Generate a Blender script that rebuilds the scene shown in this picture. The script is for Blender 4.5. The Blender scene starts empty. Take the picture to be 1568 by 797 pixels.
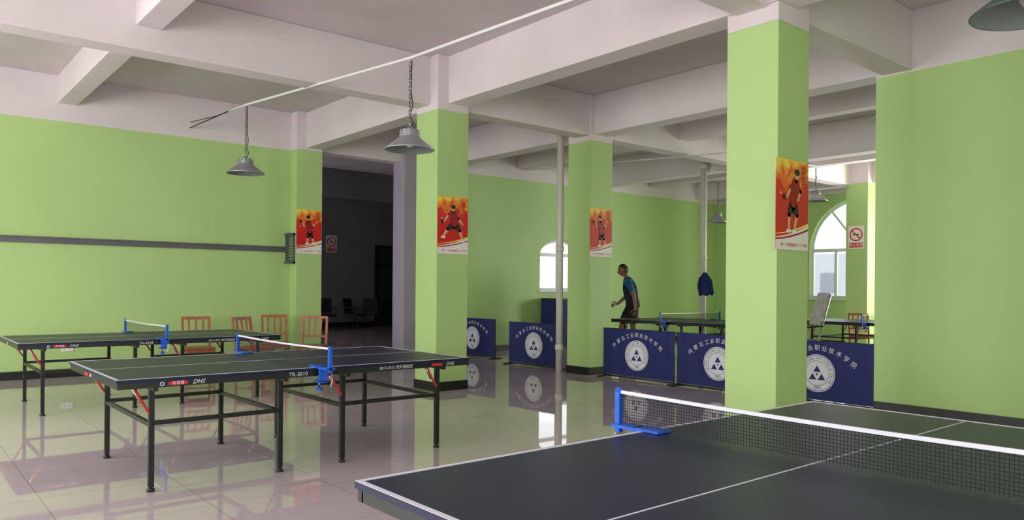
import bpy, bmesh, math, random
from mathutils import Vector, Matrix
random.seed(3)
sc=bpy.context.scene
sc.view_settings.view_transform='Standard'
sc.view_settings.look='None'
# ------------------------------------------------------------------ materials
M={}
def srgb(c):
    return tuple(((v/255)/12.92 if v/255<=0.04045 else ((v/255+0.055)/1.055)**2.4) for v in c)
def mat(name,rgb,rough=0.6,metal=0.0,var=0.06,scale=6.0,bump=0.0,bscale=60,spec=0.5):
    m=bpy.data.materials.new(name); m.use_nodes=True
    nt=m.node_tree; b=nt.nodes['Principled BSDF']
    c=srgb(rgb)
    tc=nt.nodes.new('ShaderNodeTexCoord'); n=nt.nodes.new('ShaderNodeTexNoise')
    n.inputs['Scale'].default_value=scale; n.inputs['Detail'].default_value=4
    nt.links.new(tc.outputs['Object'],n.inputs['Vector'])
    r=nt.nodes.new('ShaderNodeValToRGB')
    r.color_ramp.elements[0].position=0.3; r.color_ramp.elements[1].position=0.7
    r.color_ramp.elements[0].color=tuple(v*(1-var) for v in c)+(1,)
    r.color_ramp.elements[1].color=tuple(min(1,v*(1+var)) for v in c)+(1,)
    nt.links.new(n.outputs['Fac'],r.inputs['Fac']); nt.links.new(r.outputs['Color'],b.inputs['Base Color'])
    b.inputs['Roughness'].default_value=rough; b.inputs['Metallic'].default_value=metal
    b.inputs['Specular IOR Level'].default_value=spec
    if bump>0:
        n2=nt.nodes.new('ShaderNodeTexNoise'); n2.inputs['Scale'].default_value=bscale
        nt.links.new(tc.outputs['Object'],n2.inputs['Vector'])
        bp=nt.nodes.new('ShaderNodeBump'); bp.inputs['Strength'].default_value=bump; bp.inputs['Distance'].default_value=0.01
        nt.links.new(n2.outputs['Fac'],bp.inputs['Height']); nt.links.new(bp.outputs['Normal'],b.inputs['Normal'])
    M[name]=m; return m
mat('green_paint',(178,209,136),0.55,var=0.03,scale=0.8,bump=0.04,bscale=40)
mat('white_plaster',(222,212,215),0.85,var=0.04,scale=1.2,bump=0.08,bscale=30)
mat('slab_plaster',(208,198,201),0.9,var=0.07,scale=1.0,bump=0.1,bscale=20)
mat('shaded_plaster',(165,160,172),0.8,var=0.04,scale=1)  # whitish jamb paint, greyed: its shade is put into the colour
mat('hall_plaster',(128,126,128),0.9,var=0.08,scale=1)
mat('baseboard_black',(22,20,24),0.35,var=0.1)
mat('steel_black',(20,22,25),0.35,var=0.1,spec=0.5)
mat('table_navy',(22,26,58),0.36,var=0.05,scale=3,spec=0.35,bump=0.05,bscale=400)
mat('line_white',(215,216,226),0.5,var=0.02)
mat('apron_black',(24,27,28),0.35,var=0.05)
mat('red_steel',(190,40,45),0.4)
mat('red_print',(205,30,35),0.6,var=0.02)
mat('net_blue',(25,90,200),0.4)
mat('chrome',(190,190,195),0.25,1.0,var=0.03)
mat('lamp_alu',(165,167,171),0.38,0.5,var=0.06,scale=12)
mat('lamp_inside',(120,128,125),0.6)
mat('lamp_green',(70,88,82),0.5,0.3)
mat('conduit_white',(228,225,226),0.5,var=0.03)
mat('black_wire',(25,25,28),0.5)
mat('pipe_white',(215,210,200),0.45,var=0.04)
mat('rail_grey',(112,114,116),0.45,0.5,var=0.1)
mat('chair_wood',(165,100,64),0.4,var=0.2,scale=14)
mat('dark_plastic',(28,28,32),0.5)
mat('barrier_cloth',(29,38,98),0.75,var=0.08,scale=5,bump=0.1,bscale=90)
mat('logo_white',(222,224,230),0.7,var=0.02)
mat('logo_blue',(32,40,105),0.7,var=0.02)
mat('pvc_white',(225,228,230),0.4,var=0.02)
mat('skin',(150,100,78),0.55,var=0.06,scale=20)
mat('hair_black',(30,26,26),0.6,var=0.2,scale=60)
mat('shirt_navy',(28,38,62),0.8,var=0.15,scale=10)
mat('shirt_teal',(28,100,140),0.8,var=0.1,scale=10)
mat('shorts_black',(20,21,28),0.8,var=0.15,scale=10)
mat('shoe_white',(200,200,200),0.5)
mat('eye_dark',(15,12,12),0.3)
mat('lip',(120,65,58),0.5)
mat('coat_blue',(26,36,100),0.85,var=0.15,scale=9)
mat('panel_grey',(190,186,186),0.5,var=0.2,scale=9)
mat('poster_white',(238,232,228),0.5,var=0.02)
mat('poster_red',(205,28,38),0.5,var=0.08)
mat('poster_darkred',(150,14,26),0.5,var=0.05)
mat('poster_skin',(225,165,125),0.5,var=0.04)
mat('poster_black',(35,20,25),0.5)
mat('poster_yellow',(250,225,90),0.5,var=0.03)
mat('sign_white',(232,230,226),0.5,var=0.02)
mat('door_dark',(48,48,52),0.5,var=0.1)
mat('outside_wall',(168,172,178),0.9,var=0.06,scale=0.4)
mat('outside_dark',(120,126,136),0.7)

def floor_mat():
    m=bpy.data.materials.new('polished_tile'); m.use_nodes=True; nt=m.node_tree; b=nt.nodes['Principled BSDF']
    tc=nt.nodes.new('ShaderNodeTexCoord'); br=nt.nodes.new('ShaderNodeTexBrick')
    br.offset=0.0; br.squash=1.0
    br.inputs['Scale'].default_value=1.0; br.inputs['Brick Width'].default_value=0.8; br.inputs['Row Height'].default_value=0.8
    br.inputs['Mortar Size'].default_value=0.0025; br.inputs['Mortar Smooth'].default_value=0.2
    br.inputs['Color1'].default_value=srgb((212,197,202))+(1,); br.inputs['Color2'].default_value=srgb((206,191,196))+(1,)
    br.inputs['Mortar'].default_value=srgb((155,145,144))+(1,)
    nt.links.new(tc.outputs['Object'],br.inputs['Vector'])
    n=nt.nodes.new('ShaderNodeTexNoise'); n.inputs['Scale'].default_value=2.5; n.inputs['Detail'].default_value=6
    nt.links.new(tc.outputs['Object'],n.inputs['Vector'])
    mx=nt.nodes.new('ShaderNodeMixRGB'); mx.blend_type='MULTIPLY'; mx.inputs['Fac'].default_value=0.12
    nt.links.new(br.outputs['Color'],mx.inputs['Color1']); nt.links.new(n.outputs['Fac'],mx.inputs['Color2'])
    nt.links.new(mx.outputs['Color'],b.inputs['Base Color'])
    b.inputs['Roughness'].default_value=0.025; b.inputs['IOR'].default_value=1.85
    M['polished_tile']=m
floor_mat()
def net_mat():
    m=bpy.data.materials.new('net_mesh'); m.use_nodes=True; nt=m.node_tree; b=nt.nodes['Principled BSDF']
    b.inputs['Base Color'].default_value=srgb((22,24,40))+(1,); b.inputs['Roughness'].default_value=0.9
    tc=nt.nodes.new('ShaderNodeTexCoord'); sp=nt.nodes.new('ShaderNodeSeparateXYZ'); nt.links.new(tc.outputs['Object'],sp.inputs[0])
    outs=[]
    for ax in ('Y','Z'):
        d=nt.nodes.new('ShaderNodeMath'); d.operation='MULTIPLY'; d.inputs[1].default_value=1/0.0125
        nt.links.new(sp.outputs[ax],d.inputs[0])
        f=nt.nodes.new('ShaderNodeMath'); f.operation='FRACT'; nt.links.new(d.outputs[0],f.inputs[0])
        l=nt.nodes.new('ShaderNodeMath'); l.operation='LESS_THAN'; l.inputs[1].default_value=0.2; nt.links.new(f.outputs[0],l.inputs[0])
        outs.append(l)
    mx=nt.nodes.new('ShaderNodeMath'); mx.operation='MAXIMUM'
    nt.links.new(outs[0].outputs[0],mx.inputs[0]); nt.links.new(outs[1].outputs[0],mx.inputs[1])
    nt.links.new(mx.outputs[0],b.inputs['Alpha']); M['net_mesh']=m
net_mat()
def poster_mat():
    m=bpy.data.materials.new('poster_flame'); m.use_nodes=True; nt=m.node_tree; b=nt.nodes['Principled BSDF']
    tc=nt.nodes.new('ShaderNodeTexCoord'); sp=nt.nodes.new('ShaderNodeSeparateXYZ'); nt.links.new(tc.outputs['Object'],sp.inputs[0])
    n=nt.nodes.new('ShaderNodeTexNoise'); n.inputs['Scale'].default_value=5; n.inputs['Detail'].default_value=5; n.inputs['Distortion'].default_value=1.5
    nt.links.new(tc.outputs['Object'],n.inputs['Vector'])
    a=nt.nodes.new('ShaderNodeMath'); a.operation='MULTIPLY_ADD'; a.inputs[1].default_value=0.65; nt.links.new(n.outputs['Fac'],a.inputs[0]); 
    z=nt.nodes.new('ShaderNodeMath'); z.operation='MULTIPLY'; z.inputs[1].default_value=0.82; nt.links.new(sp.outputs['Z'],z.inputs[0])
    nt.links.new(z.outputs[0],a.inputs[2])
    r=nt.nodes.new('ShaderNodeValToRGB'); e=r.color_ramp.elements
    e[0].position=0.60; e[0].color=srgb((205,20,30))+(1,); e[1].position=0.97; e[1].color=srgb((250,222,90))+(1,)
    k=e.new(0.79); k.color=srgb((220,42,28))+(1,); k=e.new(0.88); k.color=srgb((242,140,48))+(1,)
    nt.links.new(a.outputs[0],r.inputs['Fac']); nt.links.new(r.outputs['Color'],b.inputs['Base Color']); b.inputs['Roughness'].default_value=0.4
    M['poster_flame']=m
poster_mat()
def glass_mat():
    m=bpy.data.materials.new('window_glass'); m.use_nodes=True; nt=m.node_tree; nt.nodes.clear()
    o=nt.nodes.new('ShaderNodeOutputMaterial'); t=nt.nodes.new('ShaderNodeBsdfTransparent'); g=nt.nodes.new('ShaderNodeBsdfGlossy')
    g.inputs['Roughness'].default_value=0.02; x=nt.nodes.new('ShaderNodeMixShader'); x.inputs[0].default_value=0.06
    nt.links.new(t.outputs[0],x.inputs[1]); nt.links.new(g.outputs[0],x.inputs[2]); nt.links.new(x.outputs[0],o.inputs[0]); M['window_glass']=m
glass_mat()

# ------------------------------------------------------------------ mesh builder
class MB:
    def __init__(s): s.v=[]; s.f=[]; s.m=[]; s.sm=[]; s.mats=[]
    def mi(s,name):
        if name not in s.mats: s.mats.append(name)
        return s.mats.index(name)
    def add(s,verts,faces,mn,smooth=False,T=None):
        o=len(s.v); k=s.mi(mn)
        for p in verts:
            p=Vector(p)
            if T is not None: p=T@p
            s.v.append(p)
        for f in faces:
            s.f.append([i+o for i in f]); s.m.append(k); s.sm.append(smooth)
    def box(s,a,b,mn,T=None,c=0.0):
        x0,x1=sorted((a[0],b[0])); y0,y1=sorted((a[1],b[1])); z0,z1=sorted((a[2],b[2]))
        vs=[(x0,y0,z0),(x1,y0,z0),(x1,y1,z0),(x0,y1,z0),(x0,y0,z1),(x1,y0,z1),(x1,y1,z1),(x0,y1,z1)]
        s.add(vs,[(3,2,1,0),(4,5,6,7),(0,1,5,4),(1,2,6,5),(2,3,7,6),(3,0,4,7)],mn,False,T)
    def tube(s,pts,r,mn,n=8,T=None,closed=False,smooth=True,flat=1.0):
        pts=[Vector(p) for p in pts]; L=len(pts)
        rs=r if isinstance(r,(list,tuple)) else [r]*L
        vs=[];fs=[]
        prev=None
        for i,p in enumerate(pts):
            if closed: d=pts[(i+1)%L]-pts[i-1]
            else: d=(pts[min(i+1,L-1)]-pts[max(i-1,0)])
            d.normalize()
            if prev is None:
                ref=Vector((0,0,1)) if abs(d.z)<0.9 else Vector((1,0,0))
                a=d.cross(ref).normalized()
            else:
                a=(prev-d*prev.dot(d)).normalized()
            prev=a; b=d.cross(a).normalized()
            for k in range(n):
                t=2*math.pi*(k+0.5)/n
                vs.append(p+a*math.cos(t)*rs[i]+b*math.sin(t)*rs[i]*flat)
        R=L if closed else L-1
        for i in range(R):
            for k in range(n):
                j=(i+1)%L
                fs.append((i*n+k,i*n+(k+1)%n,j*n+(k+1)%n,j*n+k))
        if not closed:
            fs.append(tuple(range(n-1,-1,-1))); fs.append(tuple((L-1)*n+k for k in range(n)))
        s.add(vs,fs,mn,smooth,T)
    def sq(s,p,q,w,mn,T=None):
        s.tube([p,q],w*0.7071,mn,n=4,T=T,smooth=False)
    def lathe(s,prof,mn,n=24,T=None,smooth=True):
        vs=[];fs=[]
        for (r,z) in prof:
            for k in range(n):
                t=2*math.pi*k/n; vs.append((r*math.cos(t),r*math.sin(t),z))
        for i in range(len(prof)-1):
            for k in range(n):
                fs.append((i*n+k,i*n+(k+1)%n,(i+1)*n+(k+1)%n,(i+1)*n+k))
        s.add(vs,fs,mn,smooth,T)
    def ell(s,c,r,mn,n=12,T=None):
        vs=[];fs=[];m=n
        for i in range(m+1):
            ph=math.pi*i/m
            for k in range(n):
                t=2*math.pi*k/n
                vs.append((c[0]+r[0]*math.sin(ph)*math.cos(t),c[1]+r[1]*math.sin(ph)*math.sin(t),c[2]+r[2]*math.cos(ph)))
        for i in range(m):
            for k in range(n): fs.append((i*n+k,(i+1)*n+k,(i+1)*n+(k+1)%n,i*n+(k+1)%n))
        s.add(vs,fs,mn,True,T)
    def poly(s,pts,y,mn,T=None): s.add([(p[0],y,p[1]) for p in pts],[tuple(range(len(pts)))],mn,False,T)
    def disc(s,c,r,y,mn,n=28,T=None,r2=None):
        r2=r if r2 is None else r2
        s.poly([(c[0]+r*math.cos(2*math.pi*k/n),c[1]+r2*math.sin(2*math.pi*k/n)) for k in range(n)],y,mn,T)
    def ring(s,c,ro,ri,y,mn,n=36,T=None):
        vs=[];fs=[]
        for k in range(n):
            t=2*math.pi*k/n
            vs.append((c[0]+ro*math.cos(t),y,c[1]+ro*math.sin(t))); vs.append((c[0]+ri*math.cos(t),y,c[1]+ri*math.sin(t)))
        for k in range(n):
            j=(k+1)%n; fs.append((2*k,2*j,2*j+1,2*k+1))
        s.add(vs,fs,mn,False,T)
    def cap(s,p,q,r1,r2,y,mn,T=None):
        p=Vector(p);q=Vector(q);d=(q-p);a=math.atan2(d.y,d.x);pts=[]
        for k in range(9):
            t=a+math.pi/2+math.pi*k/8; pts.append((p.x+r1*math.cos(t),p.y+r1*math.sin(t)))
        for k in range(9):
            t=a-math.pi/2+math.pi*k/8; pts.append((q.x+r2*math.cos(t),q.y+r2*math.sin(t)))
        s.poly(pts,y,mn,T)
    def text(s,txt,size,mn,T,align='CENTER',shear=0.0):
        try:
            cu=bpy.data.curves.new('t','FONT'); cu.body=txt; cu.size=size; cu.align_x=align; cu.align_y='CENTER'; cu.shear=shear
            cu.resolution_u=2
            ob=bpy.data.objects.new('t',cu); bpy.context.collection.objects.link(ob)
            dg=bpy.context.evaluated_depsgraph_get(); me=bpy.data.meshes.new_from_object(ob.evaluated_get(dg))
            vs=[(v.co.x,0,v.co.y) for v in me.vertices]; fs=[tuple(p.vertices) for p in me.polygons]
            s.add(vs,fs,mn,False,T)
            bpy.data.objects.remove(ob,do_unlink=True); bpy.data.curves.remove(cu); bpy.data.meshes.remove(me)
        except Exception as e: print('text fail',e)
    def build(s,name,loc=(0,0,0),rz=0.0,recalc=True,bevel=0.0):
        me=bpy.data.meshes.new(name); me.from_pydata([tuple(v) for v in s.v],[],s.f)
        for n in s.mats: me.materials.append(M[n])
        for i,p in enumerate(me.polygons): p.material_index=s.m[i]; p.use_smooth=s.sm[i]
        if recalc:
            bm=bmesh.new(); bm.from_mesh(me); bmesh.ops.recalc_face_normals(bm,faces=bm.faces); bm.to_mesh(me); bm.free()
        ob=bpy.data.objects.new(name,me); bpy.context.collection.objects.link(ob)
        ob.location=loc; ob.rotation_euler=(0,0,rz)
        if bevel>0:
            bv=ob.modifiers.new('bevel','BEVEL'); bv.width=bevel; bv.segments=2; bv.limit_method='ANGLE'; bv.angle_limit=math.radians(50)
        return ob
TR=Matrix.Translation
def RZ(a): return Matrix.Rotation(a,4,'Z')
def RX(a): return Matrix.Rotation(a,4,'X')
def RY(a): return Matrix.Rotation(a,4,'Y')

# ------------------------------------------------------------------ room shell
ZC=4.40; ZG=3.74; YL=12.75; XE=18.1; XR=8.6; XN=-4.0; YB=-4.0; YH=23.5
def slab(z0,z1,mn,name):
    b=MB(); b.box((XN-0.3,YB-0.3,z0),(XE+0.3,YL+.24,z1),mn)
    vs=[(2,YL+.24,z0),(8.75,YL+.24,z0),(15.5,YH+.3,z0),(2,YH+.3,z0),(2,YL+.24,z1),(8.75,YL+.24,z1),(15.5,YH+.3,z1),(2,YH+.3,z1)]
    b.add(vs,[(3,2,1,0),(4,5,6,7),(0,1,5,4),(1,2,6,5),(2,3,7,6),(3,0,4,7)],mn)
    b.build(name)
slab(-.12,0,'polished_tile','floor'); slab(ZC,ZC+.15,'slab_plaster','ceiling')
def arch(u0,u1,zs,zt):
    c=(u0+u1)/2; h=(u1-u0)/2
    return lambda u: zs+(zt-zs)*math.sqrt(max(0,1-((u-c)/h)**2))
def wall(name,fn,u0,u1,openings,z0=0.0,z1=ZG,th=0.24,mn='green_paint',mtop='white_plaster'):
    b=MB(); cuts=[u0]
    for (a,c,si,sp,tp) in sorted(openings):
        cuts.append(a)
        N=20
        for k in range(1,N):
            cuts.append((a+c)/2-(c-a)/2*math.cos(math.pi*k/N))
        cuts.append(c)
    cuts.append(u1)
    def prism(a,c,za0,zc0,za1,zc1,m):
        vs=[fn(a,0,za0),fn(c,0,zc0),fn(c,th,zc0),fn(a,th,za0),fn(a,0,za1),fn(c,0,zc1),fn(c,th,zc1),fn(a,th,za1)]
        b.add(vs,[(3,2,1,0),(4,5,6,7),(0,1,5,4),(1,2,6,5),(2,3,7,6),(3,0,4,7)],m)
    for i in range(len(cuts)-1):
        a,c=cuts[i],cuts[i+1]
        if c-a<1e-6: continue
        mid=(a+c)/2; op=None
        for o in openings:
            if o[0]<mid<o[1]: op=o
        if op is None: prism(a,c,z0,z0,z1,z1,mn)
        else:
            f=arch(op[0],op[1],op[3],op[4])
            if op[2]>z0: prism(a,c,z0,z0,op[2],op[2],mn)
            prism(a,c,f(a),f(c),z1,z1,mn)
    prism(u0,u1,z1,z1,ZC,ZC,mtop)
    return b.build(name,recalc=True)
def window(name,fn,a,c,si,sp,tp,v=0.12,small=False):
    b=MB(); f=arch(a,c,sp,tp); w=0.07
    pts=[fn(a+.03,v,si),fn(a+.03,v,sp)]
    N=18
    cc=(a+c)/2; h=(c-a)/2-.03
    for k in range(1,N):
        u=cc-h*math.cos(math.pi*k/N); pts.append(fn(u,v,sp+(tp-.03-sp)*math.sin(math.pi*k/N)))
    pts+= [fn(c-.03,v,sp),fn(c-.03,v,si)]
    b.tube(pts,0.05,'pvc_white',n=4,smooth=False)
    b.sq(fn(a,v,si+.03),fn(c,v,si+.03),w,'pvc_white')
    b.sq(fn(a,v,sp),fn(c,v,sp),0.08,'pvc_white')
    for t in ((0.5,) if small else (0.25,0.5,0.75)):
        u=a+(c-a)*t
        b.sq(fn(u,v,si),fn(u,v,sp if t!=0.5 else f(u)),0.065,'pvc_white')
    if not small:
        for t in (0.2,0.8):
            u=a+(c-a)*t; b.sq(fn((a+c)/2,v,sp),fn(u,v,f(u)-.02),0.05,'pvc_white')
    p=[fn(a-.05,-.05,si-.03),fn(c+.05,-.05,si-.03),fn(c+.05,.2,si-.03),fn(a-.05,.2,si-.03),fn(a-.05,-.05,si),fn(c+.05,-.05,si),fn(c+.05,.2,si),fn(a-.05,.2,si)]
    b.add(p,[(3,2,1,0),(4,5,6,7),(0,1,5,4),(1,2,6,5),(2,3,7,6),(3,0,4,7)],'pvc_white')
    g=[fn(a+.03,v,si+.03)]+[Vector(q) for q in pts[1:-1]]+[fn(c-.03,v,si+.03)]
    b.add(g,[tuple(range(len(g)))],'window_glass')
    return b.build(name)
fL=lambda u,v,z:(u,YL+v,z)
fE=lambda u,v,z:(XE+v,u,z)
fR=lambda u,v,z:(XR+v,u,z)
fN=lambda u,v,z:(XN-v,u,z)
fB=lambda u,v,z:(u,YB-v,z)
w1=(11.46,12.75,1.3,2.12,2.47)
wall('wall_left',fL,XN,6.05,[])
wall('wall_left_far',fL,8.45,XE+.24,[w1])
window('window_1',fL,*w1,small=True)
b=MB(); b.box((7.82,YL-.12,0),(8.45,YL+.3,ZC),'shaded_plaster'); b.build('wall_jamb')
b=MB(); b.box((6.05,YL-.02,ZG+.04),(7.82,YL+.26,ZC),'white_plaster'); b.build('trim_1')
w2=(7.4,9.95,1.15,2.35,3.6); w3=(4.5,6.9,1.15,2.35,3.5)
wall('wall_far',fE,3.7,YL,[w2,w3])
window('window_2',fE,*w2); window('window_3',fE,*w3)  # the second window is unseen, added to brighten the back room
wall('wall_right',fR,YB,3.95,[])
fP=lambda u,v,z:(u,3.95-v,z)
wall('wall_partition',fP,XR+.24,XE,[])
nw=[(-1.5,1.3,0.9,2.4,3.5),(3.0,5.8,0.9,2.4,3.5),(7.6,10.4,0.9,2.4,3.5)]
wall('wall_near',fN,YB,YL,nw)
for i,o in enumerate(nw): window('window_%d'%(4+i),fN,*o)
bw=[(-2.8,-0.2,0.9,2.4,3.5),(1.6,4.2,0.9,2.4,3.5)]
wall('wall_back',fB,XN,XR,bw)
for i,o in enumerate(bw): window('window_%d'%(7+i),fB,*o)
# hall
def hall():
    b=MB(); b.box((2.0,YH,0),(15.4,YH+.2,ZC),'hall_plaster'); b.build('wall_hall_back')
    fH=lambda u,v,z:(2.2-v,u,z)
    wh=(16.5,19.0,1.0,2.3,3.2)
    wall('wall_hall_left',fH,YL+.24,YH,[wh],mn='hall_plaster',mtop='hall_plaster'); window('window_9',fH,*wh)  # unseen window in this wall is added to light the hall
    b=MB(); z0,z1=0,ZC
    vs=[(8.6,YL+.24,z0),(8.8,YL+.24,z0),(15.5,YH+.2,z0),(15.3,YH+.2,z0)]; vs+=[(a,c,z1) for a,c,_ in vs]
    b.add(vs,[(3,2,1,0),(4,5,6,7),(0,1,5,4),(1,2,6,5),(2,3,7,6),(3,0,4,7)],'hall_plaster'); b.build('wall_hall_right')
    b=MB(); b.box((2.2,YH-.04,0),(13.3,YH,0.15),'baseboard_black'); b.build('baseboard_hall')
    b=MB(); b.box((2.2,18.0,3.7),(11.8,18.35,ZC),'hall_plaster'); b.build('ceiling_beam')
    b=MB(); x0,x1,h=13.35,15.0,2.8; y=YH-.04
    for (xa,xb,za,zb) in ((x0,x0+.08,0,h),(x1-.08,x1,0,h),(x0,x1,h-.08,h),(x0,x1,2.1,2.17)):
        b.box((xa,y-.06,za),(xb,y+.03,zb),'steel_black')
    mx=(x0+x1)/2
    for (xa,xb) in ((x0+.08,mx-.005),(mx+.005,x1-.08)):
        b.box((xa,y-.02,0.01),(xb,y+.02,2.1),'door_dark')
        b.box((xa+.1,y-.03,0.2),(xb-.1,y-.02,.95),'door_dark'); b.box((xa+.1,y-.03,1.1),(xb-.1,y-.02,1.95),'door_dark')
    b.box((x0+.08,y-.01,2.17),(x1-.08,y+.01,h-.08),'door_dark')
    b.tube([(mx-.06,y-.02,.95),(mx-.06,y-.07,.97),(mx-.06,y-.07,1.2),(mx-.06,y-.02,1.22)],.012,'chrome')
    b.build('door_1')
hall()
def bb(name,a,c): b=MB(); b.box(a,c,'baseboard_black'); b.build(name)
bb('baseboard_left',(XN,YL-.02,0),(5.55,YL,.12))
bb('baseboard_left_far',(8.46,YL-.02,0),(XE-.02,YL,.12))
bb('baseboard_right',(XR-.02,YB,0),(XR,3.95,.12))
bb('baseboard_far',(XE-.02,3.95,0),(XE,YL-.02,.12))
def column(x0,y0,x1,y1,zg=3.68):
    b=MB()
    b.box((x0,y0,0),(x1,y1,zg),'green_paint'); b.box((x0,y0,zg),(x1,y1,ZC),'white_plaster')
    b.box((x0-.012,y0-.012,0),(x1+.012,y1+.012,.12),'baseboard_black')
    return b.build('column',bevel=0.006)
column(5.58,8.22,6.08,8.72)      # middle
column(8.56,8.36,9.06,8.86)      # third
column(5.78,3.47,6.28,3.97,3.63) # right
column(13.1,8.4,13.6,8.9)
column(17.0,7.97,17.5,8.47,3.78)
column(5.57,12.52,6.05,YL+.05,3.74)
column(1.0-4.5,3.47,1.5-4.5,3.97)
def beam(x0,y0,x1,y1,z0,z1=ZC): b=MB(); b.box((x0,y0,z0),(x1,y1,z1),'white_plaster'); b.build('ceiling_beam',bevel=.008)
ZB=3.78
beam(5.75,YB,6.05,YL,ZB)
beam(8.64,YB,8.96,YL,ZB)
beam(13.2,3.95,13.5,YL,ZB)
beam(17.2,3.95,17.45,YL,ZB)
for xs in (2.0,-1.7): beam(xs,YB,xs+.25,YL,4.0)
for xs in (10.8,15.2): beam(xs,3.95,xs+.25,YL,3.98)
beam(XN,8.39,XE,8.69,ZB-.02)
beam(XN,3.56,XE,3.88,ZB-.02)
beam(XN,-1.4,XR,-1.1,ZB-.02)
# ------------------------------------------------------------------ table tennis table
def table(loc,rz=0,labels=True):
    b=MB(); L,W,H=2.74,1.525,0.76
    for (a,c) in ((0,L/2-.002),(L/2+.002,L)):
        b.box((a,0,H-.022),(c,W,H),'table_navy')
        b.box((a,0,H),(c,.02,H+.0012),'line_white'); b.box((a,W-.02,H),(c,W,H+.0012),'line_white')
        b.box((a,W/2-.003,H),(c,W/2+.003,H+.0011),'line_white')
        aa,cc=a+.008,c-.004
        b.box((aa,.008,H-.062),(cc,.038,H-.022),'apron_black'); b.box((aa,W-.038,H-.062),(cc,W-.008,H-.022),'apron_black')
        b.box((aa,.03,H-.062),(aa+.03,W-.03,H-.022),'apron_black'); b.box((cc-.03,.03,H-.062),(cc,W-.03,H-.022),'apron_black')
        m=(a+c)/2; b.box((m-.015,.03,H-.055),(m+.015,W-.03,H-.022),'steel_black')
    b.box((0,.02,H),(.02,W-.02,H+.0012),'line_white'); b.box((L-.02,.02,H),(L,W-.02,H+.0012),'line_white')
    for grp in ((.24,1.12),(1.62,2.50)):
        for xl in grp:
            for y in (.14,W-.14):
                b.sq((xl,y,.03),(xl,y,H-.03),.034,'steel_black')
                b.tube([(xl,y,0),(xl,y,.018),(xl,y,.022),(xl,y,.035)],[.026,.026,.014,.014],'dark_plastic',n=12)
            b.sq((xl,.14,.44),(xl,W-.14,.44),.028,'steel_black')
            b.sq((xl,.03,H-.075),(xl,W-.03,H-.075),.028,'steel_black')
        for y in (.14,W-.14):
            b.sq((grp[0],y,.45),(grp[1],y,.45),.028,'steel_black')
    for xl in (.24,1.62,2.50):
        for y in (.125,W-.125):
            b.tube([(xl-.12,y,H-.05),(xl-.10,y,H-.09),(xl-.03,y,.54),(xl-.01,y,.52)],.009,'red_steel',n=8)
            b.tube([(xl-.12,y+.012,H-.06),(xl-.06,y+.012,H-.17)],.012,'chrome',n=8)
    xn=L/2
    for sgn,yo in ((-1,0),(1,W)):
        T=TR((xn,yo,0)) @ (Matrix.Identity(4) if sgn<0 else Matrix.Rotation(math.pi,4,'Z'))
        b.box((-.012,-.165,H-.03),(.012,-.14,H+.158),'net_blue',T)
        b.tube([(0,-.1525,H+.15),(0,-.1525,H+.165)],[.016,.012],'net_blue',T=T,n=10)
        b.box((-.035,-.165,H-.005),(.035,.0,H+.008),'net_blue',T)
        b.box((-.045,-.02,H+.002),(.045,.10,H+.012),'net_blue',T)
        b.box((-.03,-.05,H-.10),(.03,-.03,H+.008),'net_blue',T)
        b.box((-.03,-.05,H-.11),(.03,.05,H-.095),'net_blue',T)
        b.tube([(0,.02,H-.15),(0,.02,H-.066)],.008,'chrome',T=T,n=8)
        b.tube([(0,.02,H-.17),(0,.02,H-.15)],.022,'net_blue',T=T,n=12)
        b.tube([(.01,-.16,H-.02),(.012,-.17,H-.08),(.0,-.165,H-.13),(.008,-.155,H-.09)],.002,'line_white',T=T,n=5)
    N=16; vs=[];fs=[]
    def top(t): return H+.1525-.010*math.sin(math.pi*t)
    y0,y1=-.145,W+.145
    for k in range(N+1):
        t=k/N; y=y0+(y1-y0)*t
        lo=H+.006
        vs+= [(xn,y,lo),(xn,y,top(t)-.01)]
    fs=[(2*k,2*k+2,2*k+3,2*k+1) for k in range(N)]
    b.add(vs,fs,'net_mesh')
    vs=[];fs=[]
    for k in range(N+1):
        t=k/N; y=y0+(y1-y0)*t
        for (dx,dz) in ((-.004,-.012),(.004,-.012),(.004,.002),(-.004,.002)): vs.append((xn+dx,y,top(t)+dz))
    for k in range(N):
        for j in range(4): fs.append((4*k+j,4*k+4+j,4*k+4+(j+1)%4,4*k+(j+1)%4))
    b.add(vs,fs,'line_white')
    if labels:
        zc=H-.040; yf=-.0015
        b.ring((.27,zc),.014,.009,yf+.006,'logo_white',n=16); b.box((.31,.003,zc-.011),(.43,.0079,zc+.011),'red_print')
        b.text('红双喜',.026,'logo_white',TR((.37,.002,zc)))
        b.text('DHS',.040,'logo_white',TR((.50,.004,zc)),shear=.3)
        b.text('TK-3010',.040,'logo_white',TR((1.20,.004,zc)))
        b.text('2013-2015 世乒赛指定',.032,'logo_white',TR((2.02,.004,zc)),shear=.2)
        b.box((2.36,.003,zc-.011),(2.46,.0079,zc+.011),'red_print'); b.text('DHS',.040,'logo_white',TR((2.54,.004,zc)),shear=.3)
        Ts=TR((.004,.78,zc))@RZ(-math.pi/2)
        b.text('DHS',.036,'logo_white',Ts,shear=.3); b.box((.003,.86,zc-.011),(.0079,.96,zc+.011),'red_print')
    return b.build('table_tennis_table',loc,rz)
table((1.135,.585,0))
table((1.15,5.22,0))
table((1.08,9.0,0))
table((12.72,7.6,0),math.pi/2)
table((15.6,5.25,0),math.pi/2)
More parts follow.
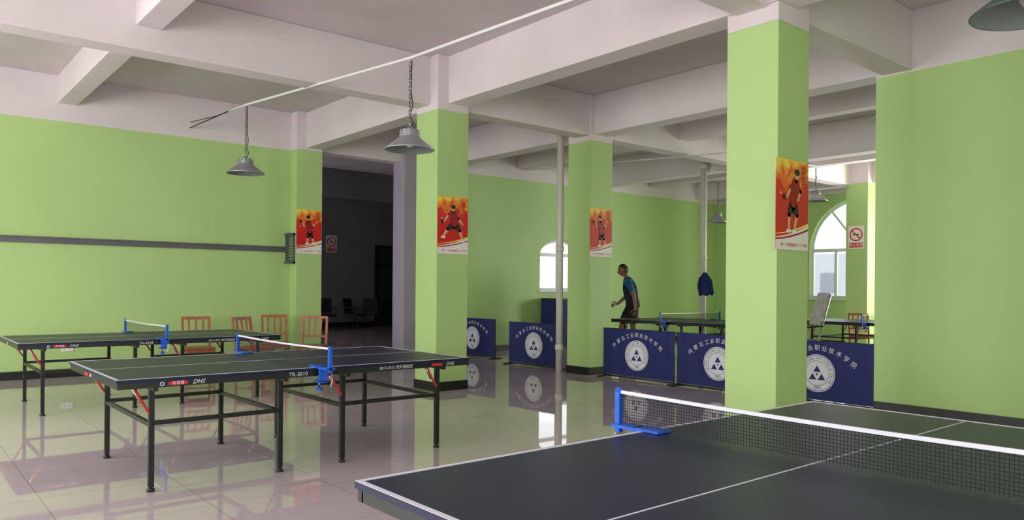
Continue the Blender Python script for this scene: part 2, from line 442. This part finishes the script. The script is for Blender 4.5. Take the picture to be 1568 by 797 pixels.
# ------------------------------------------------------------------ barriers
def barrier(loc,rz=-math.pi/2,w=1.36,name='court_barrier'):
    b=MB(); h=.76; NX,NZ=40,10
    vs=[];fs=[]
    for i in range(NX+1):
        for j in range(NZ+1):
            x=w*i/NX; t=j/NZ
            z=.05+(h-.05)*t-0.010*abs(math.sin(math.pi*x/w*3))*(t>.9)
            y=.004*math.sin(x*23)*(1-t*.3)+.003*math.sin(x*51+3*t)+.006
            vs.append((x,y,z))
    for i in range(NX):
        for j in range(NZ):
            a=i*(NZ+1)+j; fs.append((a,a+NZ+1,a+NZ+2,a+1))
    b.add(vs,fs,'barrier_cloth',True)
    b.tube([(0,.02,.03),(w,.02,.03)],.012,'dark_plastic',n=8)
    b.tube([(0.01,.022,h-.012),(w-.01,.022,h-.012)],.009,'dark_plastic',n=8)
    for x in (.01,w-.01):
        b.tube([(x,.022,.03),(x,.022,h-.01)],.010,'dark_plastic',n=8)
        b.box((x-.012,-.13,0),(x+.012,.18,.022),'dark_plastic')
    cx=w/2; cz=.37; y=-.006
    b.disc((cx,cz),.225,y,'logo_white',n=40)
    b.ring((cx,cz),.215,.208,y-.001,'logo_blue'); b.ring((cx,cz),.150,.145,y-.001,'logo_blue')
    s='INDUSTRY VOCATIONAL AND TECHNICAL COLLEGE'
    for k,ch in enumerate(s):
        if ch==' ': continue
        a=math.radians(215-250*k/(len(s)-1))
        b.text(ch,.034,'logo_blue',TR((cx+.178*math.cos(a),y-.001,cz+.178*math.sin(a)))@RY(-(a-math.pi/2)))
    b.text('1983',.05,'logo_blue',TR((cx,y-.001,cz-.172)))
    def tri(px,pz,s): b.poly([(px-s,pz-s*.8),(px+s,pz-s*.8),(px,pz+s*.8)],y-.001,'logo_blue')
    tri(cx,cz+.055,.048); tri(cx-.056,cz-.04,.048); tri(cx+.056,cz-.04,.048)
    b.poly([(cx-.018,cz-.002),(cx+.018,cz-.002),(cx,cz-.032)],y-.0015,'logo_blue')
    s='内蒙古工业职业技术学院'; n=len(s)
    for k,ch in enumerate(s):
        t=(k-(n-1)/2)/((n-1)/2); x=cx+.44*t; z=.50+.17*(1-t*t)
        b.text(ch,.072,'logo_white',TR((x,y,z))@RY(math.atan(.75*t)))
    return b.build(name,loc,rz,recalc=False)
barrier((8.62,8.12,0)); barrier((8.58,6.68,0)); barrier((8.6,5.30,0))
barrier((8.68,10.48,0)); barrier((9.0,12.68,0),-math.pi/2+.02)
# ------------------------------------------------------------------ posters
def poster(loc,w,h,pose,rz=0):
    b=MB(); y=0
    b.box((0,0,0),(w,.003,h),'poster_flame')
    def X(u): return u*w
    def Z(v): return v*h
    N=14
    wave=lambda t:.10+.12*t**1.6+.01
    b.poly([(0,0),(w,0)]+[(X(1-k/N),Z(wave(1-k/N))) for k in range(N+1)],-.001,'poster_white')
    for (o,th,mn) in ((.02,.03,'poster_white'),(.0,.018,'poster_darkred'),(.06,.02,'poster_yellow')):
        up=[(X(k/N),Z(wave(k/N)+o+th*(.3+k/N))) for k in range(N+1)]; dn=[(X(k/N),Z(wave(k/N)+o)) for k in range(N,-1,-1)]
        b.poly(up+dn,-.0015,mn)
    def c(p,q,r1,r2,mn,o=-.003): b.cap((X(p[0]),Z(p[1])),(X(q[0]),Z(q[1])),r1*w,r2*w,o,mn)
    J={0:dict(hd=(.50,.80),nk=(.50,.74),hp=(.55,.52),k1=(.33,.44),f1=(.18,.30),k2=(.72,.42),f2=(.82,.24),e1=(.32,.66),h1=(.20,.56),e2=(.68,.62),h2=(.82,.52)),
       1:dict(hd=(.45,.80),nk=(.46,.73),hp=(.52,.50),k1=(.45,.38),f1=(.42,.24),k2=(.62,.38),f2=(.68,.25),e1=(.30,.62),h1=(.22,.72),e2=(.62,.60),h2=(.70,.66)),
       2:dict(hd=(.62,.84),nk=(.60,.77),hp=(.52,.52),k1=(.40,.40),f1=(.38,.22),k2=(.64,.40),f2=(.55,.22),e1=(.40,.66),h1=(.30,.58),e2=(.74,.66),h2=(.66,.56))}[pose]
    c(J['hp'],J['k1'],.075,.055,'poster_skin'); c(J['k1'],J['f1'],.050,.03,'poster_skin'); c(J['hp'],J['k2'],.075,.055,'poster_skin'); c(J['k2'],J['f2'],.050,.03,'poster_skin')
    for k in ('f1','f2'): c((J[k][0]-.05,J[k][1]-.01),(J[k][0]+.04,J[k][1]-.01),.025,.03,'poster_white',-.0035)
    m=lambda a,q,t:(a[0]+(q[0]-a[0])*t,a[1]+(q[1]-a[1])*t)
    c(J['hp'],m(J['hp'],J['k1'],.6),.10,.08,'poster_black',-.0038); c(J['hp'],m(J['hp'],J['k2'],.6),.10,.08,'poster_black',-.0038)
    c(J['nk'],J['e2'],.05,.035,'poster_darkred',-.0036); c(J['e2'],J['h2'],.035,.025,'poster_skin',-.0036)
    c(m(J['nk'],J['hp'],.1),m(J['nk'],J['hp'],.95),.115,.09,'poster_darkred',-.004)
    c(J['nk'],J['e1'],.055,.04,'poster_darkred',-.0042); c(J['e1'],J['h1'],.035,.025,'poster_skin',-.0043)
    c(J['nk'],J['hd'],.035,.04,'poster_skin',-.0042)
    b.disc((X(J['hd'][0]),Z(J['hd'][1])),.07*w,-.0045,'poster_skin',r2=.055*h)
    b.disc((X(J['hd'][0])+.01*w,Z(J['hd'][1])+.028*h),.078*w,-.0048,'poster_black',r2=.038*h)
    b.disc((X(J['h1'][0]-.05),Z(J['h1'][1])),.05*w,-.0046,'poster_black',r2=.033*h)
    b.disc((X(.13),Z(.62)),.02*w,-.0046,'poster_white',r2=.013*h)
    if pose==0: b.text('奋',.13*w*1.3,'poster_darkred',TR((X(.84),-.004,Z(.88)))); b.text('斗',.13*w*1.3,'poster_darkred',TR((X(.84),-.004,Z(.77))))
    else: b.text('自\n强',.13*w*1.3,'poster_darkred',TR((X(.84),-.004,Z(.84))))
    b.text('每一个成功都始于一个开始',.068*w,'poster_red',TR((X(.55),-.004,Z(.055))))
    return b.build('sports_poster',loc,rz,recalc=False)
poster((5.585,8.212,1.80),.49,.75,0)
poster((8.55,8.352,1.86),.50,.76,1)
poster((5.745,3.462,1.70),.52,.77,2)
poster((5.57,12.512,1.93),.47,.77,1)
def nosmoke(loc,rz,s=1):
    b=MB(); w,h=.36*s,.52*s
    b.box((0,0,0),(w,.004,h),'sign_white')
    c=(w/2,h*.62)
    b.ring(c,.15*s,.122*s,-.001,'red_print')
    b.box((w/2-.08*s,-.0012,h*.6),(w/2+.07*s,-.001,h*.64),'poster_black')
    T=TR((c[0],-.002,c[1]))@RY(math.radians(45))
    b.add([(-.13*s,0,-.013*s),(.13*s,0,-.013*s),(.13*s,0,.013*s),(-.13*s,0,.013*s)],[(0,1,2,3)],'red_print',False,T)
    b.poly([(.02*s,.03*s),(w-.02*s,.03*s),(w-.02*s,.14*s),(.02*s,.14*s)],-.001,'red_print')
    b.text('禁止吸烟',.08*s,'sign_white',TR((w/2,-.002,.085*s)))
    b.build('no_smoking_sign',loc,rz,recalc=False)
nosmoke((16.99,8.41,2.30),-math.pi/2,1.0)
nosmoke((11.5,23.49,2.5),0,1.1)
# ------------------------------------------------------------------ lamps
def lamp(x,y,zr,ztop,mat_o='lamp_alu',R=.25):
    b=MB()
    b.lathe([(R,0),(R+.004,.006),(R,.012),(R*.62,.085),(R*.42,.125),(R*.40,.135)],mat_o,n=32)
    b.lathe([(R-.002,.002),(R*.60,.080),(R*.40,.120),(0.001,.122)],'lamp_inside',n=32)
    b.lathe([(R*.40,.135),(R*.42,.14),(R*.42,.148),(R*.36,.15),(R*.36,.165),(R*.39,.167),(R*.39,.174),(R*.33,.178),(R*.33,.19),(R*.36,.192),(R*.36,.20),(.03,.215),(.022,.24),(.001,.245)],mat_o,n=28)
    for k in range(12):
        a=2*math.pi*k/12
        b.box((R*.30,-.004,.15),(R*.40,.004,.20),mat_o,RZ(a))
    b.ell((0,0,.085),(.05,.05,.06),'line_white',n=10)
    b.tube([(0,.0,.24),(0,.015,.26),(0,0,.28),(0,-.015,.26)],.004,'chrome',n=6,closed=True)
    z=.28; k=0; lh=.05
    while z+lh*.8<ztop-zr:
        pts=[]
        for i in range(10):
            t=2*math.pi*i/10
            u=.013*math.cos(t); w=(lh/2+.004)*math.sin(t)
            pts.append((u,0,z+lh/2-.005+w) if k%2==0 else (0,u,z+lh/2-.005+w))
        b.tube(pts,.0036,'rail_grey',n=5,closed=True); z+=lh*.8; k+=1
    b.tube([(.02,0,.24),(.05,.02,.30),(.02,.03,.36),(.035,0,.45),(.02,.01,.6),(.02,0,ztop-zr)],.005,'black_wire',n=6)
    b.build('pendant_lamp',(x,y,zr))
lamp(4.11,6.55,2.74,3.65); lamp(3.88,10.38,2.90,3.83); lamp(4.19,1.20,2.68,3.40,'lamp_green')
lamp(13.7,7.42,3.05,3.70,R=.22); lamp(13.9,9.75,2.80,3.68,R=.22)
b=MB()
b.tube([(4.2,YB+.02,3.2),(4.19,1.2,3.42),(4.13,4.1,3.60),(4.11,6.55,3.67),(3.88,10.38,3.85),(3.87,11.0,3.87)],.016,'conduit_white',n=8)
b.tube([(3.87,10.9,3.87),(3.86,YL-.01,3.90)],.010,'black_wire',n=6); b.tube([(3.87,11.4,3.875),(3.86,YL-.01,3.99)],.006,'black_wire',n=6)
b.build('lighting_conduit')
b=MB(); b.tube([(10.98,YL-.01,3.96),(11.15,7.6,3.70),(13.7,7.42,3.72),(13.9,9.75,3.70)],.012,'conduit_white',n=8); b.build('lighting_conduit')
def drain(x,y,r,top=ZC-.005):
    b=MB(); b.tube([(x,y,0),(x,y,top)],r,'pipe_white',n=20)
    for z in (.35,1.95,top-.55): b.tube([(x,y,z),(x,y,z+.02),(x,y,z+.08),(x,y,z+.10)],[r+.002,r+.012,r+.012,r+.002],'pipe_white',n=20)
    b.build('drain_pipe')
drain(8.50,8.98,.055); drain(13.05,9.50,.065)
b=MB()
XP=5.57
b.box((XN,YL-.04,1.95),(XP-.06,YL,1.965),'rail_grey'); b.box((XN,YL-.045,2.03),(XP-.06,YL,2.045),'rail_grey'); b.box((XN,YL-.015,1.95),(XP-.06,YL,2.045),'rail_grey')
b.box((XP-.12,YL-.20,1.75),(XP,YL-.0,1.79),'rail_grey'); b.box((XP-.12,YL-.2,2.24),(XP,YL,2.28),'rail_grey'); b.box((XP-.04,YL-.2,1.75),(XP,YL-.16,2.28),'rail_grey'); b.box((XP-.1,YL-.04,1.75),(XP-.06,YL,2.28),'rail_grey')
for k in range(9): b.box((XP-.12,YL-.15,1.80+k*.05),(XP,YL-.13,1.82+k*.05),'rail_grey')
b.build('wall_cable_rail')
b=MB(); b.box((-.075,-.012,-.045),(.075,0,.045),'sign_white')
for u in (-.04,.035):
    b.box((u-.008,-.014,.005),(u-.002,-.012,.02),'black_wire'); b.box((u+.006,-.014,.005),(u+.012,-.012,.02),'black_wire'); b.box((u-.002,-.014,-.02),(u+.004,-.012,-.008),'black_wire')
b.build('wall_socket',(2.15,YL,.42),bevel=.003)
# ------------------------------------------------------------------ chairs
def wchair(x,y,rz):
    b=MB(); w=.42; d=.42; sh=.44; m='chair_wood'
    for sx in (-1,1):
        b.sq((sx*(w/2-.02),-d/2+.02,0),(sx*(w/2-.02),-d/2+.02,sh-.02),.035,m)
        b.tube([(sx*(w/2-.02),d/2-.02,0),(sx*(w/2-.02),d/2-.02,sh),(sx*(w/2-.02),d/2+.05,.88)],.025,m,n=4,smooth=False)
        b.sq((sx*(w/2-.02),-d/2+.02,.18),(sx*(w/2-.02),d/2-.02,.18),.025,m)
    b.box((-w/2,-d/2-.01,sh-.025),(w/2,d/2,sh),m); b.box((-w/2+.02,-d/2+.01,sh-.08),(w/2-.02,-d/2+.03,sh-.025),m); b.box((-w/2+.02,d/2-.03,sh-.08),(w/2-.02,d/2-.01,sh-.025),m)
    b.sq((-w/2+.02,0,.18),(w/2-.02,0,.18),.025,m)
    b.sq((-w/2+.01,d/2+.047,.86),(w/2-.01,d/2+.047,.86),.045,m); b.sq((-w/2+.02,d/2,.56),(w/2-.02,d/2,.56),.03,m)
    for u in (-.10,0,.10): b.sq((u,d/2,.56),(u,d/2+.047,.85),.028,m)
    b.build('wooden_chair',(x,y,0),rz,bevel=.003)
wchair(3.70,11.75,-.15); wchair(4.4,11.35,.5); wchair(5.0,12.0,-.3); wchair(5.25,11.2,-.65)
wchair(16.0,7.6,1.7); wchair(16.3,6.9,1.2)
def ochair(x,y,rz):
    b=MB(); m='dark_plastic'
    for sx in (-1,1):
        b.tube([(sx*.25,.22,.02),(sx*.25,-.25,.02),(sx*.25,-.27,.05),(sx*.25,-.22,.64),(sx*.25,-.18,.67),(sx*.25,.22,.66)],.013,'steel_black')
        b.box((sx*.25-.025,-.2,.66),(sx*.25+.025,.2,.69),m)
        b.tube([(sx*.23,.22,.40),(sx*.23,.30,.95)],.013,'steel_black')
    b.tube([(-.25,.22,.02),(.25,.22,.02)],.013,'steel_black'); b.tube([(-.25,-.22,.4),(.25,-.22,.4)],.013,'steel_black')
    b.box((-.24,-.24,.42),(.24,.24,.48),m); 
    b.add([(-.23,.23,.5),(.23,.23,.5),(.23,.31,.97),(-.23,.31,.97),(-.23,.25,.5),(.23,.25,.5),(.23,.33,.97),(-.23,.33,.97)],[(0,1,2,3),(4,5,6,7),(0,1,5,4),(1,2,6,5),(2,3,7,6),(3,0,4,7)],m)
    b.build('office_chair',(x,y,0),rz,bevel=.01)
ochair(11.9,22.2,.5); ochair(11.0,22.4,-.2); ochair(12.75,22.7,-.5)
b=MB()
for sx in (-1,1):
    b.tube([(sx*.2,-.25,0),(sx*.2,.02,.62),(sx*.2,.20,1.30)],.012,'chrome'); b.tube([(sx*.2,.28,0),(sx*.2,-.18,.62)],.012,'chrome')
    b.tube([(sx*.22,-.2,.82),(sx*.22,.08,.85)],.014,'dark_plastic')
b.box((-.2,-.2,.60),(.2,.14,.63),'dark_plastic'); b.tube([(-.2,-.2,.12),(.2,-.2,.12)],.01,'chrome'); b.tube([(-.2,.2,.10),(.2,.2,.10)],.01,'chrome')
b.add([(-.19,.045,.86),(.19,.045,.86),(.19,.18,1.32),(-.19,.18,1.32),(-.19,.06,.86),(.19,.06,.86),(.19,.195,1.32),(-.19,.195,1.32)],[(0,1,2,3),(4,5,6,7),(0,1,5,4),(1,2,6,5),(2,3,7,6),(3,0,4,7)],'panel_grey')
b.build('umpire_chair',(10.42,5.70,0),-2.25)
b=MB(); vs=[];fs=[]; NA,NZ=28,12
for j in range(NZ+1):
    t=j/NZ
    for k in range(NA):
        a=2*math.pi*k/NA
        rx=(.03+.08*math.sin(min(1,t*2.2)*math.pi/2))*(1+.12*math.sin(a*6+t*3))*(1+.25*t); ry=(.03+.03*t)*(1+.2*math.sin(a*5+2*t))
        vs.append((rx*math.cos(a)+.03*t,ry*math.sin(a),1.70-.44*t-.04*math.sin(a*3)*t))
for j in range(NZ):
    for k in range(NA): fs.append((j*NA+k,j*NA+(k+1)%NA,(j+1)*NA+(k+1)%NA,(j+1)*NA+k))
fs.append(tuple(range(NA)))
b.add(vs,fs,'coat_blue',True)
b.tube([(-.08,0,1.60),(-.11,-.02,1.45),(-.10,-.03,1.30)],[.036,.038,.032],'coat_blue',n=10)
b.tube([(0,0,1.70),(0,.02,1.75),(0,.075,1.75)],.006,'chrome')
b.build('hanging_coat',(12.93,9.37,0),-.9)
b=MB(); b.box((0,0,.05),(1.2,.45,1.1),'barrier_cloth'); b.box((.03,.02,0),(1.17,.43,.05),'dark_plastic'); b.box((-.02,-.02,1.1),(1.22,.47,1.13),'dark_plastic')
for u in (.02,.61): b.box((u,-.015,.08),(u+.57,0,1.07),'barrier_cloth')
for u in (.55,.66): b.tube([(u,-.015,.55),(u,-.04,.56),(u,-.04,.7),(u,-.015,.71)],.006,'chrome')
b.build('storage_cabinet',(11.42,12.2,0))
# ------------------------------------------------------------------ outside
b=MB()
b.box((45,-10,-6),(55,6,3.2),'outside_wall'); b.box((46,8,-6),(56,19,2.6),'outside_wall'); b.box((45,20,-6),(55,32,3.6),'outside_wall')
for yy in range(-9,32,2):
    for zz in (-1,1.2): b.box((44.95,yy,zz),(45.0,yy+1,zz+1.2),'outside_dark')
b.build('neighbouring_building')
# ------------------------------------------------------------------ man
def man(loc,rz,S=1.07):
    J={}; E=[]; order=[]
    def j(n,p,r): J[n]=(Vector(p),r); order.append(n)
    j('pel',(0,0,.96),(.130,.160)); j('wai',(.02,0,1.08),(.112,.142)); j('che',(.06,0,1.27),(.125,.165)); j('nb',(.10,0,1.42),(.085,.11)); j('n1',(.13,0,1.49),(.055,.055)); j('n2',(.165,0,1.56),(.055,.055))
    for s,sy in (('L',1),('R',-1)):
        j('sh'+s,(.09,sy*.17,1.39),(.068,.068))
    j('elL',(-.01,.235,1.13),(.045,.045)); j('wrL',(-.03,.25,.89),(.030,.030)); j('paL',(-.02,.255,.82),(.022,.038))
    j('elR',(.10,-.24,1.13),(.045,.045)); j('wrR',(.28,-.22,.97),(.030,.030)); j('paR',(.345,-.215,.945),(.022,.036))
    j('hiL',(-.01,.09,.90),(.098,.098)); j('knL',(.0,.10,.50),(.058,.058)); j('caL',(-.09,.10,.34),(.055,.055)); j('anL',(-.20,.10,.10),(.036,.036)); j('toL',(-.08,.11,.035),(.035,.045))
    j('hiR',(.03,-.09,.90),(.098,.098)); j('knR',(.22,-.10,.52),(.058,.058)); j('caR',(.20,-.10,.34),(.055,.055)); j('anR',(.19,-.10,.08),(.036,.036)); j('toR',(.36,-.11,.035),(.035,.045))
    E=[('pel','wai'),('wai','che'),('che','nb'),('nb','n1'),('n1','n2'),('nb','shL'),('nb','shR'),('shL','elL'),('elL','wrL'),('wrL','paL'),('shR','elR'),('elR','wrR'),('wrR','paR'),
       ('pel','hiL'),('hiL','knL'),('knL','caL'),('caL','anL'),('anL','toL'),('pel','hiR'),('hiR','knR'),('knR','caR'),('caR','anR'),('anR','toR')]
    me=bpy.data.meshes.new('body_s'); me.from_pydata([tuple(J[n][0]) for n in order],[(order.index(a),order.index(c)) for a,c in E],[])
    ob=bpy.data.objects.new('body_s',me); bpy.context.collection.objects.link(ob)
    ob.modifiers.new('s','SKIN')
    for i,n in enumerate(order):
        d=me.skin_vertices[0].data[i]; d.radius=J[n][1]; d.use_root=(n=='pel')
    sb=ob.modifiers.new('u','SUBSURF'); sb.levels=2; sb.render_levels=2
    dg=bpy.context.evaluated_depsgraph_get(); em=bpy.data.meshes.new_from_object(ob.evaluated_get(dg))
    vs=[v.co.copy() for v in em.vertices]; fs=[tuple(p.vertices) for p in em.polygons]
    bpy.data.objects.remove(ob,do_unlink=True)
    b=MB()
    bym={}
    for f in fs:
        c=sum((vs[i] for i in f),Vector())/len(f); best=None
        for a,d in E:
            p,q=J[a][0],J[d][0]; t=max(0,min(1,(c-p).dot(q-p)/(q-p).length_squared)); dist=(c-(p+(q-p)*t)).length/(.5*(J[a][1][0]+J[d][1][0]))
            if best is None or dist<best[0]: best=(dist,a,d,t)
        _,a,d,t=best
        if d in('hiL','hiR','knL','knR') : mn='shorts_black' if (t<.72 or d[:2]=='hi') else 'skin'
        elif a=='pel': mn='shorts_black' if c.z<1.0 else 'shirt_navy'
        elif d in('wai','che','nb'): mn='shirt_navy'
        elif d in('shL','shR'): mn='shirt_teal'
        elif d in('elL','elR'): mn='shirt_teal' if t<.62 else 'skin'
        elif d in('toL','toR'): mn='shoe_white'
        else: mn='skin'
        bym.setdefault(mn,[]).append(f)
    for mn,ff in bym.items(): b.add(vs,ff,mn,True)
    for s in 'LR':
        p,q=J['sh'+s][0],J['el'+s][0]; b.tube([p+(q-p)*.05,p+(q-p)*.35,p+(q-p)*.66],[.066,.064,.058],'shirt_teal',n=14)
        p,q=J['hi'+s][0],J['kn'+s][0]; b.tube([p+(q-p)*.0,p+(q-p)*.35,p+(q-p)*.78],[.100,.102,.090],'shorts_black',n=16)
        p,q=J['an'+s][0],J['to'+s][0]; b.ell(((p.x*.45+q.x*.55),p.y*.5+q.y*.5,min(p.z,q.z)+.012),(.14,.05,.047),'shoe_white',n=12)
        p2=J['an'+s][0]; b.tube([p2+Vector((0,0,.0)),p2+Vector((0.004,0,.06))],[.043,.041],'shoe_white',n=12)
    b.tube([(0,0,.90),(.0,0,.98),(.02,0,1.10)],[.140,.138,.115],'shirt_navy',n=20)
    b.tube([(.115,0,1.455),(.135,0,1.49)],[.075,.062],'shirt_teal',n=16)
    for s,dx in (('L',Vector((.06,.01,-1)).normalized()),('R',Vector((.95,0,-.3)).normalized())):
        pa=J['pa'+s][0]; side=Vector((1,0,.06)) if s=='L' else Vector((.25,0,.95)); side.normalize(); curl=Vector((0,-1,0)) if s=='L' else Vector((0,1,0))
        for k,(o,l) in enumerate(((-.028,.060),(-.010,.072),(.009,.078),(.027,.070))):
            p0=pa+side*o+dx*.015; p1=p0+dx*l*.45+curl*.004; p2=p1+dx*l*.33+curl*.014; p3=p2+dx*l*.22+curl*.018
            b.tube([p0,p1,p2,p3],[.010,.0095,.0085,.006],'skin',n=8)
        p0=pa-dx*.03+side*.025; b.tube([p0,p0+side*.03+dx*.02,p0+side*.038+dx*.05+curl*.008,p0+side*.036+dx*.072+curl*.012],[.013,.011,.010,.007],'skin',n=8)
    H=TR((.195,0,1.635))@RY(math.radians(14))
    n=22; hv=[];hf=[]
    for i in range(n+1):
        ph=math.pi*i/n
        for k in range(n):
            t=2*math.pi*k/n
            x=math.sin(ph)*math.cos(t); y=math.sin(ph)*math.sin(t); z=math.cos(ph)
            rx=.098; ry=.076; rz_=.118
            X=x*rx; Y=y*ry; Z=z*rz_
            if z<0: Y*=1-.28*(-z); X*= (1-.10*(-z)) if x>0 else (1-.35*(-z))
            if z<-.2 and x>.3: X+=.012*(-z)
            if x>.75 and -.1<z<.2: X-=.006
            hv.append((X,Y,Z))
    for i in range(n):
        for k in range(n): hf.append((i*n+k,(i+1)*n+k,(i+1)*n+(k+1)%n,i*n+(k+1)%n))
    b.add(hv,hf,'skin',True,H)
    cv=[];cf=[]
    for i in range(n+1):
        for k in range(n):
            x,y,z=hv[i*n+k]; cv.append((x*1.075-.003,y*1.09,z*1.07+.002))
    for i in range(n):
        for k in range(n):
            f=(i*n+k,(i+1)*n+k,(i+1)*n+(k+1)%n,i*n+(k+1)%n)
            cx=sum(cv[a][0] for a in f)/4; cz=sum(cv[a][2] for a in f)/4
            if cz> .055+.55*max(0,cx) - (.10 if cx<-.02 else 0) - (.03 if cx<-.05 else 0): cf.append(f)
    b.add(cv,cf,'hair_black',True,H)
    b.tube([(.088,0,.02),(.108,0,-.012),(.113,0,-.028),(.092,0,-.034)],[.008,.011,.014,.009],'skin',n=8,T=H)
    for sy in (-1,1):
        b.ell((.086,sy*.030,.012),(.010,.013,.008),'logo_white',n=8,T=H); b.ell((.094,sy*.030,.012),(.004,.005,.005),'eye_dark',n=8,T=H)
        b.tube([(.090,sy*.015,.032),(.092,sy*.032,.036),(.080,sy*.048,.030)],.004,'hair_black',n=6,T=H)
        b.ell((-.005,sy*.080,-.005),(.020,.008,.030),'skin',n=10,T=H)
    b.tube([(.078,-.025,-.062),(.090,0,-.060),(.078,.025,-.062)],[.004,.007,.004],'lip',n=6,T=H)
    o=b.build('man',loc,rz,recalc=False); o.scale=(S,S,S)
    return o
man((12.30,10.74,0),math.atan2(.641,-.768)-.1)
# ------------------------------------------------------------------ lights
def area(name,loc,rot,sx,sy,e,col=(1,1,1)):
    l=bpy.data.lights.new(name,'AREA'); l.shape='RECTANGLE'; l.size=sx; l.size_y=sy; l.energy=e; l.color=col
    o=bpy.data.objects.new(name,l); bpy.context.collection.objects.link(o); o.location=loc; o.rotation_euler=rot
for o in nw: area('window_fill_light',(XN+.05,(o[0]+o[1])/2,2.1),(0,-math.pi/2,0),2.2,2.6,225,(1,.97,.98))
for o in bw: area('window_fill_light',((o[0]+o[1])/2,YB+.05,2.1),(math.pi/2,0,0),2.4,2.2,55,(1,.97,.98))
area('window_fill_light',(XE-.05,5.7,2.2),(0,math.pi/2,0),2.2,2.2,330,(1,.98,.97))  # lamp added at the unseen far window to lift the back room
area('window_fill_light',(2.3,17.75,2.1),(0,-math.pi/2,0),1.9,2.3,75,(1,.98,1))  # lamp added at the made-up hall window so the hall is less dark
w=bpy.data.worlds.new('sky'); sc.world=w; w.use_nodes=True
w.node_tree.nodes['Background'].inputs[0].default_value=(.95,.98,1,1); w.node_tree.nodes['Background'].inputs[1].default_value=2.0
# ------------------------------------------------------------------ camera
cam=bpy.data.cameras.new('camera'); co=bpy.data.objects.new('camera',cam); bpy.context.collection.objects.link(co)
phi=math.radians(50.15); c_,s_=math.cos(phi),math.sin(phi)
R=Matrix(((s_,0,-c_),(-c_,0,-s_),(0,1,0))).to_4x4()
co.matrix_world=TR((0,0,1.36))@R@Matrix.Rotation(.0077,4,'Z')
cam.sensor_width=36; cam.lens=36*1165/1568; cam.shift_y=.0271; cam.clip_start=.05
sc.camera=co
